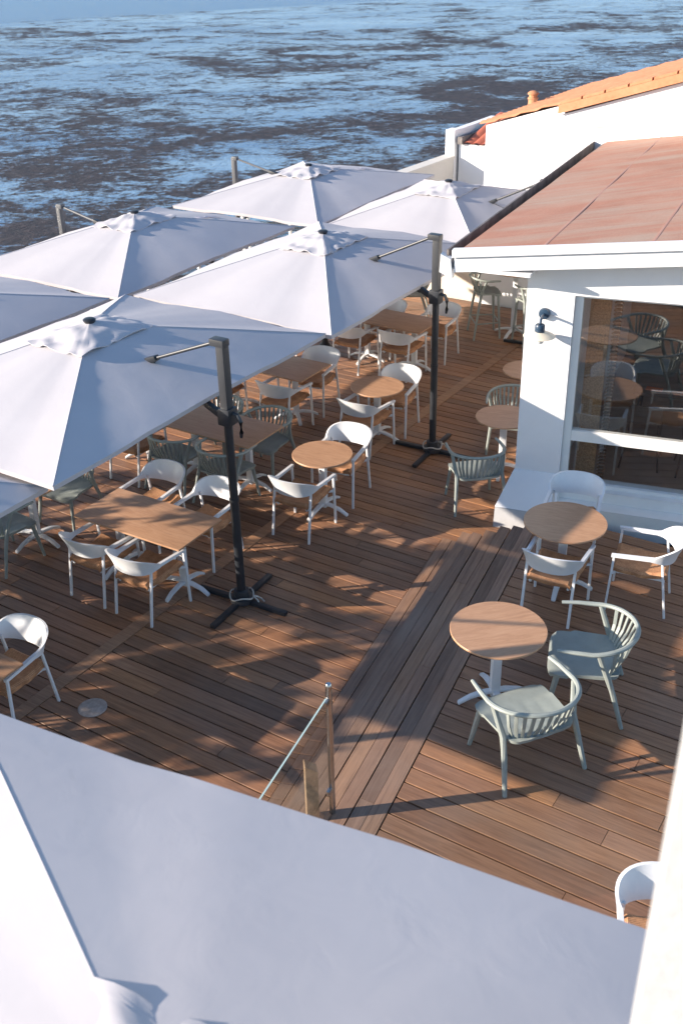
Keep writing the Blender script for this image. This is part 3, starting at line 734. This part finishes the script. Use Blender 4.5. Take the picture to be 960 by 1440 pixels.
# interior
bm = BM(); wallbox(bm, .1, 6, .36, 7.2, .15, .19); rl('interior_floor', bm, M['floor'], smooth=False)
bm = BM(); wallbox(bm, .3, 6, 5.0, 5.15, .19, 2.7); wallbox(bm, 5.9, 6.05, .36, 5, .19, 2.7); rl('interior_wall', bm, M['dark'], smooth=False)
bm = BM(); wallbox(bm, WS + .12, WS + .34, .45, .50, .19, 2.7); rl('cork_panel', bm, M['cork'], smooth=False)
bm = BM()
for k in range(56):
    z = .24 + k * .043; p = fw(WS + .41, .50); lathe(bm, [(.030, 0), (.047, .012), (.047, .024), (.030, .036)], 14, (p[0], p[1], z))
rl('ribbed_duct', bm, M['steel'])
# roof
Fd = -.28
def fp(s, d, z): p = fw(s, d); return (p[0], p[1], z)
zf = lambda s: 3.10 + .105 * (s + .80)               # top of the front verge
A = fw(-.72, Fd); Bk = (4.26, 17.43)
bm = BM()
c0, c1 = fp(-.66, Fd + .02, zf(-.66)), fp(6.3, Fd + .02, zf(6.3)); c3 = (Bk[0] + .12, Bk[1] - .04, 2.96); c2 = (c3[0] + 7.0 * .857, c3[1] - 7.0 * .515, 2.96 + 7.0 * .15)
nu, nv = 30, 20; gr = []
for i in range(nu + 1):
    row = []
    for j in range(nv + 1):
        f, g_ = i / nu, j / nv
        p = (Vector(c0) * (1 - f) + Vector(c1) * f) * (1 - g_) + (Vector(c3) * (1 - f) + Vector(c2) * f) * g_
        row.append(bm.verts.new((p.x, p.y, p.z + noise.noise(Vector((p.x * .9, p.y * .9, 0))) * .012)))
    gr.append(row)
for i in range(nu):
    for j in range(nv): bm.faces.new((gr[i][j], gr[i + 1][j], gr[i + 1][j + 1], gr[i][j + 1]))
r = bmesh.ops.extrude_face_region(bm, geom=bm.faces[:]); bmesh.ops.translate(bm, verts=[v for v in r['geom'] if isinstance(v, bmesh.types.BMVert)], vec=(0, 0, -.07))
roof = link('roof', bm, M['felt'], rest); roof.location = (-ox, -oy, 0)
bm = BM()
for f in (.12, .27, .46):
    a = Vector(c0) * (1 - f) + Vector(c1) * f; b = Vector(c3) * (1 - f) + Vector(c2) * f
    bar(bm, a + Vector((0, 0, -.006)), b + Vector((0, 0, -.006)), .030, .022, .003)
sm = link('roof_seams', bm, tiles('worn_seam', (.36, .18, .13), (.42, .25, .195)), roof)
bm = BM()
p = [fp(-.72, Fd - .03, zf(-.72) - .225), fp(6.4, Fd - .03, zf(6.4) - .225), fp(6.4, Fd + .018, zf(6.4) - .225), fp(-.72, Fd + .018, zf(-.72) - .225)]
hexa(bm, p + [(x, y, z + .16) for x, y, z in p])
p = [fp(-.74, Fd - .06, zf(-.74) - .064), fp(6.4, Fd - .06, zf(6.4) - .064), fp(6.4, Fd + .03, zf(6.4) - .064), fp(-.74, Fd + .03, zf(-.74) - .064)]
hexa(bm, p + [(x, y, z + .078) for x, y, z in p])
rl('fascia', bm, M['white'], smooth=False)
bm = BM()
p = [fp(-.78, Fd + .02, 2.90), fp(6.3, Fd + .02, zf(6.3) - .2), fp(6.3, .0, zf(6.3) - .2), fp(-.72, -.0, 2.90)]
hexa(bm, p + [(x, y, z + .03) for x, y, z in p])
e0 = Vector((A[0], A[1], 3.02)); e1 = Vector((Bk[0], Bk[1], 2.86)); side = Vector((LD.y, -LD.x, 0))
q = [e0 + side * .14, e1 + side * .14, e1 + side * .8, e0 + side * .8]
hexa(bm, [tuple(v - Vector((0, 0, .12))) for v in q] + [tuple(v - Vector((0, 0, .09))) for v in q])
rl('soffit', bm, M['plaster'], smooth=False)
bm = BM()
for off, z0, z1, w in ((-.09, -.10, .085, .02), (.075, -.10, .07, .02)):
    q0, q1 = e0 + side * off, e1 + side * off
    hexa(bm, [tuple(v + Vector((0, 0, z0))) for v in (q0, q1, q1 + side * w, q0 + side * w)] + [tuple(v + Vector((0, 0, z1))) for v in (q0, q1, q1 + side * w, q0 + side * w)])
q0, q1 = e0 - side * .05, e1 - side * .05
hexa(bm, [tuple(v + Vector((0, 0, -.09))) for v in (q0, q1, q1 + side * .105, q0 + side * .105)] + [tuple(v + Vector((0, 0, -.03))) for v in (q0, q1, q1 + side * .105, q0 + side * .105)])
rl('gutter', bm, M['lead'], smooth=False)
bm = BM(); a = Vector((*fw(-.80, Fd), 0))
q = [fp(-.87, Fd - .05, 2.88), fp(-.73, Fd - .05, 2.82), fp(-.73, Fd + .05, 2.82), fp(-.87, Fd + .05, 2.88)]
q2 = [fp(-.86, Fd - .05, 3.07), fp(-.752, Fd - .05, 3.02), fp(-.752, Fd + .05, 3.02), fp(-.86, Fd + .05, 3.07)]
hexa(bm, q + q2); rl('gutter_end', bm, M['white'], smooth=False)
bm = BM()
q0, q1 = Vector((4.19, 17.40, 2.90)), Vector((4.19 + 7 * .857, 17.40 - 7 * .515, 2.90 + 7 * .15)); n_ = Vector((-.515, -.857, 0)) * .10
hexa(bm, [tuple(v) for v in (q0 + n_, q1 + n_, q1 - n_ * .4, q0 - n_ * .4)] + [tuple(v + Vector((0, 0, .24))) for v in (q0 + n_, q1 + n_, q1 - n_ * .4, q0 - n_ * .4)])
n_ = n_ * 1.25
hexa(bm, [tuple(v + Vector((0, 0, .243))) for v in (q0 + n_, q1 + n_, q1 - n_ * .4, q0 - n_ * .4)] + [tuple(v + Vector((0, 0, .28))) for v in (q0 + n_, q1 + n_, q1 - n_ * .4, q0 - n_ * .4)])
rl('roof_upstand', bm, M['rough'], smooth=False)
# wall lamp
lp = thing('wall_lamp', 'blue wall lamp with a cream dish shade on the white pillar beside the window', 'lamp', (*fw(.20, 0), 2.43), R(-20))
bm = BM(); m_ = Matrix.Rotation(pi / 2, 4, 'X')
lathe(bm, [(.058, 0), (.062, .01), (.055, .045), (.03, .052)], 24); bmesh.ops.transform(bm, matrix=m_, verts=bm.verts); link('mount', bm, M['blue'], lp)
bm = BM(); tube(bm, [(0, -.045, 0), (0, -.14, .012), (0, -.22, .005), (0, -.25, -.04)], .014, 10); link('lamp_arm', bm, M['blue'], lp)
bm = BM(); lathe(bm, [(.045, 0), (.052, .01), (.052, .075), (.045, .085)], 24, (0, -.25, -.125)); link('cap', bm, M['blue'], lp)
bm = BM(); lathe(bm, [(.165, -.045), (.168, -.043), (.12, -.018), (.06, 0), (.05, .004), (.045, -.004), (.11, -.026), (.158, -.047)], 40, (0, -.25, -.122)); link('lamp_shade', bm, M['cream'], lp)
bm = BM(); lathe(bm, [(.042, 0), (.045, -.01), (.05, -.09), (.045, -.105), (.02, -.112)], 24, (0, -.25, -.135)); link('bulb', bm, M['frost'], lp)
bm = BM(); tube(bm, [fp(.255, -.008, 2.43), fp(.38, -.008, 2.395), fp(.50, -.008, 2.37)], .006, 6); o = link('cable', bm, M['white']); tag(o, 'thin white cable on the wall between the blue lamp and the window', 'cable')
# furniture seen through the window
def itab(s, d, w, l, label):
    p = fw(s, d); t = thing('dining_table', label, 'table', (*p, .19), R(-20))
    bm = BM(); box(bm, (0, 0, .74), (w, l, .03), bev=.004); link('tabletop', bm, M['darkwood'], t)
    for sx_ in (-1, 1):
        for sy_ in (-1, 1):
            bm = BM(); bar(bm, (sx_ * w * .46, sy_ * l * .46, 0), (sx_ * w * .42, sy_ * l * .42, .725), .035, .035, .004); link('leg', bm, M['black'], t)
    return t
itab(1.70, 2.1, 1.2, .8, 'dark dining table inside behind the window')
for k, (s, d, rr) in enumerate(((1.34, 1.86, -.1), (1.66, 1.82, .25), (1.98, 1.86, -.2))):
    bm = BM(); box(bm, (0, 0, 0), (.20, .10, .012), bev=.003); o = link('napkin', bm, M['orange']); o.location = (*fw(s, d), .19 + .762); o.rotation_euler = (0, 0, R(-20) + rr)
    tag(o, ['orange napkin leftmost on the dark dining table', 'orange napkin in the middle of the dark dining table', 'orange napkin rightmost on the dark dining table'][k], 'napkin', 'orange napkins')
wg = glassmat('wine_glass', (.93, .95, .95), .10)
for k, (s, d) in enumerate(((1.62, 2.15), (1.80, 2.3), (2.02, 2.1))):
    bm = BM(); lathe(bm, [(.035, 0), (.034, .004), (.005, .012), (.004, .09), (.025, .11), (.038, .15), (.034, .20), (.031, .20), (.034, .15), (.02, .115)], 20); o = link('wine_glass', bm, wg); o.location = (*fw(s, d), .19 + .757)
    tag(o, ['wine glass nearest the napkins on the dark dining table', 'wine glass at the back of the dark dining table', 'wine glass at the right on the dark dining table'][k], 'glass', 'wine glasses inside')
def ichair(s, d, f, label):
    p = fw(s, d); t = thing('dining_chair', label, 'chair', (*p, .19), f, 'dark legged chairs inside')
    bm = BM(); box(bm, (0, 0, .46), (.42, .42, .03), bev=.012); link('seat', bm, M['darkwood'], t)
    bm = BM(); box(bm, (0, -.22, .72), (.40, .025, .22), bev=.012); link('backrest', bm, M['darkwood'], t)
    for sx_ in (-1, 1):
        bm = BM(); tube(bm, [(sx_ * .23, .23, 0), (sx_ * .16, .16, .45)], .012, 8); link('leg', bm, M['black'], t)
        bm = BM(); tube(bm, [(sx_ * .23, -.25, 0), (sx_ * .17, -.18, .45), (sx_ * .17, -.22, .80)], .012, 8); link('leg', bm, M['black'], t)
ichair(1.30, 1.35, R(-20), 'dark chair on the left inside the window'); ichair(1.95, 1.30, R(-15), 'dark chair on the right inside the window')
# ------------------------------------------------------------------ house, pier and walls at the far end
def wu(x, y, z): p = W(x, y); return (p[0], p[1], z)
HY = 16.90; HX = Lc(2.55, 18.46)[0]
def ubox(bm, x0, x1, y0, y1, z0, z1, z0b=None, z1b=None):
    """box in the deck frame whose top may rise from x0 to x1"""
    zb = z1 if z1b is None else z1b
    hexa(bm, [wu(x0, y0, z0), wu(x1, y0, z0), wu(x1, y1, z0), wu(x0, y1, z0), wu(x0, y0, z1), wu(x1, y0, zb), wu(x1, y1, zb), wu(x0, y1, z1)])
hs = thing('house', 'white house with a sloping orange tile roof behind the restaurant', 'building', (*W(HX, HY), 0), AX)
def hl(name, bm, mat, par=hs, smooth=True, angle=40):
    o = link(name, bm, mat, par, smooth, angle)
    if par is hs:
        o.matrix_parent_inverse = (Matrix.Translation(hs.location) @ Matrix.Rotation(AX, 4, 'Z')).inverted()
    return o
ZH = 3.03; SL = .30; xs = 1.36
bm = BM()
ubox(bm, HX, HX + xs, HY, HY + 5.2, -4.9, ZH, None, ZH + SL * xs); ubox(bm, HX + xs, HX + 9, HY - .14, HY + 5.2, -4.9, ZH + SL * xs - .13, None, ZH + SL * 9 - .06)
hl('wall', bm, M['plaster'], smooth=False)
# tiled roof: rolls run down the slope
bm = BM()
def roofpatch(x0, x1, y0, y1, zoff, pitch=.21, nx=24):
    ny = int((y1 - y0) / pitch * 6); g = []
    for i in range(nx + 1):
        x = x0 + (x1 - x0) * i / nx; row = []
        for j in range(ny + 1):
            y = y0 + (y1 - y0) * j / ny; ph_ = ((y - y0) / pitch) % 1
            z = ZH + zoff + SL * (x - HX) + .045 * abs(sin(pi * ph_)) ** .8 - .034 * (((x - x0) / .36) % 1)
            row.append(bm.verts.new(wu(x, y, z)))
        g.append(row)
    for i in range(nx):
        for j in range(ny): bm.faces.new((g[i][j], g[i + 1][j], g[i + 1][j + 1], g[i][j + 1]))
roofpatch(HX - .12, HX + 9, HY - .02, HY + 5.25, .05, nx=100)
hr = hl('roof', bm, M['tile'])
# fix: the flat slab under the eave follows the slope
bm = BM()
def slab(x0, x1, y0, y1, za, zb):
    hexa(bm, [wu(x0, y0, ZH + SL * (x0 - HX) + za), wu(x1, y0, ZH + SL * (x1 - HX) + za), wu(x1, y1, ZH + SL * (x1 - HX) + za), wu(x0, y1, ZH + SL * (x0 - HX) + za),
              wu(x0, y0, ZH + SL * (x0 - HX) + zb), wu(x1, y0, ZH + SL * (x1 - HX) + zb), wu(x1, y1, ZH + SL * (x1 - HX) + zb), wu(x0, y1, ZH + SL * (x0 - HX) + zb)])
slab(HX + xs - .03, HX + 9, HY - .22, HY - .02, -.10, .03); hl('verge', bm, M['tile'], smooth=False)
bm = BM()
x = HX + xs
while x < HX + 8.6:
    slab(x, x + .33, HY - .215, HY - .03, .033, .075); x += .36
hl('verge_tiles', bm, M['tile'], smooth=False)
# chimney pot
cp = (3.72, 20.72); cz = 3.0
cl = Lc(*cp); cz = ZH + .0 + SL * (cl[0] - HX)
bm = BM(); lathe(bm, [(.088, -.1), (.09, .02), (.084, .14), (.10, .15), (.10, .175), (.078, .18), (.078, .23), (.105, .235), (.105, .255), (.065, .285), (.02, .295)], 20); o = link('chimney', bm, M['tile'], hr); o.location = (*cp, cz); o.matrix_parent_inverse = hr.matrix_world.inverted()
o.parent = hs; o.matrix_parent_inverse = (Matrix.Translation(hs.location) @ Matrix.Rotation(AX, 4, 'Z')).inverted()
# outhouse with a small red roof and white pier, neighbour's parapet
bm = BM(); y0 = HY + 3.2
def Xat(px_, y): return px_
oh = thing('outhouse', 'small white lean-to with red roof tiles beside the house', 'shed', (*W(-9.5, y0), 0), AX)
def ol(name, bm, mat, smooth=False):
    o = link(name, bm, mat, oh, smooth); o.matrix_parent_inverse = (Matrix.Translation(oh.location) @ Matrix.Rotation(AX, 4, 'Z')).inverted(); return o
ubox(bm, -10.0, HX + .1, y0, y0 + 1.5, -4.9, 2.05); ol('wall', bm, M['plaster'])
bm = BM()
ny, nx = 40, 8; g = []
for i in range(ny + 1):
    xx = -9.88 + (HX + .1 + 9.88) * i / ny; row = []
    for j in range(nx + 1):
        yy = y0 - .08 + 1.6 * j / nx; row.append(bm.verts.new(wu(xx, yy, 2.07 + .22 * j / nx * 1.6 + .04 * abs(sin(pi * (xx + 9.88) / .2)))))
    g.append(row)
for i in range(ny):
    for j in range(nx): bm.faces.new((g[i][j], g[i + 1][j], g[i + 1][j + 1], g[i][j + 1]))
ol('roof', bm, M['tile_red'], True)
bm = BM(); ubox(bm, -9.99, -9.89, y0 - .1, y0 + 1.6, 2.06, 2.20, None, None); ol('roof_gutter', bm, M['lead'])
bm = BM(); ubox(bm, -10.26, -10.06, y0 - .1, y0 + .16, -4.9, 2.32); o = link('gate_pier', bm, M['plaster'], smooth=False); tag(o, 'white square pier at the end of the low concrete wall', 'pier')
bm = BM(); ubox(bm, -10.20, -10.06, y0 + .163, y0 + 1.9, -4.9, 2.31); o = link('link_wall', bm, M['plaster'], smooth=False); tag(o, 'narrow white wall between the pier and the lean-to', 'wall')
bm = BM(); pa, pb = Vector((.35, 22.25, 0)), Vector((2.62, 25.45, 0))
d = (Vector(W(-9.45, y0 + .2)).to_3d() - Vector((-.35, 19.3, 0)))
x0, x1 = -11.2, -9.5
def seg(bm, a, b, w, z0, z1):
    a, b = Vector(a), Vector(b); dd = (b - a).normalized(); nn_ = Vector((-dd.y, dd.x)) * w / 2
    prism(bm, [tuple(a + nn_), tuple(b + nn_), tuple(b - nn_), tuple(a - nn_)], z0, z1)
seg(bm, W(-10.28, HY + .25), W(-10.16, y0 - .103), .20, -4.9, 1.78); seg(bm, W(-10.28, HY + .25), W(-10.16, y0 - .103), .25, 1.783, 1.83)
o = link('parapet_wall', bm, M['concrete'], smooth=False); tag(o, 'low pale concrete wall leading to the white pier above the parasols', 'wall')
bm = BM(); ubox(bm, -9.9, HX - .003, HY, HY + .2, -.03, 1.25); o = link('end_wall', bm, M['beige'], smooth=False); tag(o, 'cream block wall closing the far end of the deck', 'wall')
# glass fences
def glass_fence(name, pts, n, label, hgt=1.02):
    t = thing(name, label, 'fence', (*pts[0], 0))
    a, b = Vector(pts[0]), Vector(pts[1])
    inv = Matrix.Translation(t.location).inverted(); bm = BM()
    for i in range(n):
        p, q = a.lerp(b, (i + .04) / n), a.lerp(b, (i + .96) / n); seg(bm, p, q, .012, .08, hgt - .06)
    o = link('glass_panels', bm, M['railglass'], t, False); o.matrix_parent_inverse = inv
    bm = BM(); seg(bm, a, b, .045, hgt - .055, hgt - .02); o = link('handrail', bm, M['steel'], t, False); o.matrix_parent_inverse = inv
    bm = BM(); seg(bm, a, b, .14, .004, .20); o = link('plinth_board', bm, M['beige'], t, False); o.matrix_parent_inverse = inv
    for i in range(n + 1):
        p = a.lerp(b, i / n); bm = BM(); box(bm, (p.x, p.y, hgt / 2), (.05, .05, hgt), AX, .006); o = link('post', bm, M['frame'], t); o.matrix_parent_inverse = inv
glass_fence('glass_fence', (W(-13.1, .8), W(-13.1, 16.8)), 11, 'glass fence with pale posts along the sea side of the deck')
glass_fence('glass_fence', (W(-13.0, 16.85), W(-9.95, 16.85)), 3, 'glass fence across the far end of the deck under the farthest parasol')
LEAF = simple('tamarisk_leaf', (.07, .10, .04), .6)
def tree(x, y, h, seed, nclump=20, rad=1.8, hgt=.8):  # unseen trees added to throw dappled shade over the deck
    rnd = random.Random(seed); t = thing('tree', 'bushy tree added out of view at the left to shade the deck', 'tree', (x, y, -.02), 0, 'added trees shading the terrace')
    bm = BM(); tube(bm, [(.10 * sin(i * .7), .06 * i / 6, h * i / 6) for i in range(7)], [.11 - .010 * i for i in range(7)], 10)
    cl = []
    for k in range(nclump):
        a = rnd.uniform(0, 2 * pi); r = rad * rnd.uniform(.1, 1) ** .6; z = h + hgt * rnd.uniform(-.9, 1) * (1 - .4 * r / rad)
        p = Vector((r * cos(a), r * sin(a), z)); cl.append((p, rnd.uniform(.09, .27)))
        q = Vector((.05, .05, h * .75)); tube(bm, [q, q.lerp(p, .5) + Vector((0, 0, .1)), p], [.03, .02, .008], 5)
    link('trunk', bm, M['pole_wood'], t)
    bm = BM()
    for p, r in cl:
        for i in range(int(500 * r)):
            d = Vector((rnd.gauss(0, 1), rnd.gauss(0, 1), rnd.gauss(0, 1))).normalized() * r * rnd.uniform(.2, 1); d.z *= .7
            c = p + d; a = Vector((rnd.uniform(-1, 1), rnd.uniform(-1, 1), rnd.uniform(-.6, .6))).normalized(); b = a.cross(Vector((rnd.uniform(-1, 1), rnd.uniform(-1, 1), 1))).normalized()
            L = rnd.uniform(.05, .09); bm.faces.new([bm.verts.new(c + a * L), bm.verts.new(c + b * L * .4), bm.verts.new(c - a * L), bm.verts.new(c - b * L * .4)])
    link('crown', bm, LEAF, t, smooth=False)
for k, (x, y, h, n) in enumerate(((-9.2, 5.5, 2.1, 44), (-8.4, 6.9, 2.1, 42), (-10.0, 7.5, 2.3, 36), (-7.6, 8.9, 1.9, 34), (-7.9, 10.6, 2.1, 30))):
    tree(x, y, h, 3 + k, n)
# ------------------------------------------------------------------ balustrade at the near end of the steps
bl = thing('balustrade', 'glass balustrade panel with a round steel post at the foot of the steps', 'balustrade', (-.12, 5.87, H))
dv = Vector((-cos(R(66.2)), -sin(R(66.2)), 0))
bm = BM(); lathe(bm, [(.024, 0), (.024, 1.19), (.022, 1.20), (.024, 1.205), (.024, 1.235), (.018, 1.243)], 20); link('post', bm, M['steel'], bl)
bm = BM(); box(bm, dv * .04 + Vector((0, 0, 1.10)), (.07, .03, .05), R(66.2), .008); box(bm, dv * .04 + Vector((0, 0, .25)), (.07, .03, .05), R(66.2), .008); link('clamp', bm, M['steel'], bl)
bm = BM(); a, b = dv * .05, dv * 1.25
nrm = Vector((-dv.y, dv.x, 0)) * .006
pr = [a + Vector((0, 0, .10)), b + Vector((0, 0, .10)), b + Vector((0, 0, 1.12)), a + Vector((0, 0, 1.14))]
hexa(bm, [tuple(p - nrm) for p in pr] + [tuple(p + nrm) for p in pr]); link('glass_panel', bm, M['railglass'], bl, smooth=False)
bm = BM(); hexa(bm, [tuple(p + Vector((0, 0, .001)) + nrm * g_) for p, g_ in ((pr[3], -1), (pr[2], -1), (pr[2], 1), (pr[3], 1))] + [tuple(p + Vector((0, 0, .006)) + nrm * g_) for p, g_ in ((pr[3], -1), (pr[2], -1), (pr[2], 1), (pr[3], 1))]); link('glass_edge', bm, simple('glass_edge_highlight', (.42, .55, .52), .15), bl, smooth=False)  # pale strip paints the bright highlight along the top of the glass
bm = BM(); box(bm, (0, 0, .33), (.095, .095, .66), R(10), .006)
bmesh.ops.translate(bm, verts=[v for v in bm.verts if v.co.z > .5 and v.co.x < 0], vec=(0, 0, .06))
o = link('timber_post', bm, M['pole_wood']); o.location = (-.27, 5.82, .0); tag(o, 'short weathered timber post with a slanted top behind the glass panel', 'post')
bm = BM(); bar(bm, (-.95, 5.72, .07), (-.30, 5.78, .07), .028, .028, .004); o = link('white_bar', bm, M['white']); tag(o, 'thin white bar low beside the timber post', 'bar')
bm = BM(); lathe(bm, [(.13, 0), (.13, .004), (.125, .006)], 40)
o = link('floor_cap', bm, simple('worn_cap', (.36, .30, .26), .7, var=.3, scale=22)); o.location = (-2.26, 7.36, .002); tag(o, 'worn pale round cap set in the deck boards', 'deck cap')
# ------------------------------------------------------------------ upper storey wall close to the viewer
cx, cy = .505, 1.215
d1 = Vector((cos(R(-28)), sin(R(-28)))); d2 = Vector((cos(R(62)), sin(R(62))))
bm = BM(); c = Vector((cx, cy))
prism(bm, [tuple(c), tuple(c + d1 * 1.6), tuple(c + d1 * 1.6 + d2 * .8), tuple(c + d2 * .8)], 3.86, 7.0)
k = c + d1 * .235 - d2 * .05
prism(bm, [tuple(k), tuple(k + d1 * 1.2), tuple(k + d1 * 1.2 + d2 * .048), tuple(k + d2 * .048)], 3.86, 4.09)
bmesh.ops.bevel(bm, geom=[e for e in bm.edges], offset=.012, segments=3, affect='EDGES')
tag(link('upper_wall', bm, M['rough']), 'rough white plastered wall corner blurred at the right edge', 'wall')
# ------------------------------------------------------------------ light, sky, camera
SUN_EL, SUN_AZ = R(18), R(187.6)
w = bpy.data.worlds.new('World'); S.world = w; w.use_nodes = True; nt = w.node_tree
sky = nt.nodes.new('ShaderNodeTexSky'); sky.sky_type = 'NISHITA'; sky.sun_disc = False; sky.sun_elevation = SUN_EL; sky.sun_rotation = R(262.4)
sky.air_density = 1.0; sky.dust_density = .4; sky.ozone_density = 3.0
bg = nt.nodes['Background']; bg.inputs[1].default_value = .118; nt.links.new(sky.outputs[0], bg.inputs[0])
ld = bpy.data.lights.new('sun', 'SUN'); ld.energy = 5.0; ld.angle = R(.55); ld.color = (1, .87, .74)
lo = bpy.data.objects.new('sun', ld); COL.objects.link(lo)
to = Vector((cos(SUN_EL) * cos(SUN_AZ), cos(SUN_EL) * sin(SUN_AZ), sin(SUN_EL)))
lo.rotation_euler = to.to_track_quat('Z', 'Y').to_euler(); lo.location = to * 30
cd = bpy.data.cameras.new('camera'); cam = bpy.data.objects.new('camera', cd); COL.objects.link(cam); S.camera = cam
p_, r_ = .514, -.023
F = Vector((0, cos(p_), -sin(p_))); Rt = Vector((1, 0, 0)); Up = Vector((0, sin(p_), cos(p_)))
R2 = Rt * cos(r_) + Up * sin(r_); UU = -Rt * sin(r_) + Up * cos(r_)
cam.matrix_world = Matrix(((R2.x, UU.x, -F.x, 0), (R2.y, UU.y, -F.y, 0), (R2.z, UU.z, -F.z, 6.108), (0, 0, 0, 1)))
cd.sensor_fit = 'VERTICAL'; cd.sensor_height = 36; cd.lens = 1481 / 1440 * 36; cd.clip_start = .05; cd.clip_end = 20000
cd.dof.use_dof = True; cd.dof.focus_distance = 10.5; cd.dof.aperture_fstop = 3.2
vs = S.view_settings; vs.view_transform = 'Standard'; vs.look = 'None'; vs.gamma = 1; vs.exposure = 1.2; vs.use_curve_mapping = False
S.cycles.max_bounces = 8; S.cycles.transparent_max_bounces = 12
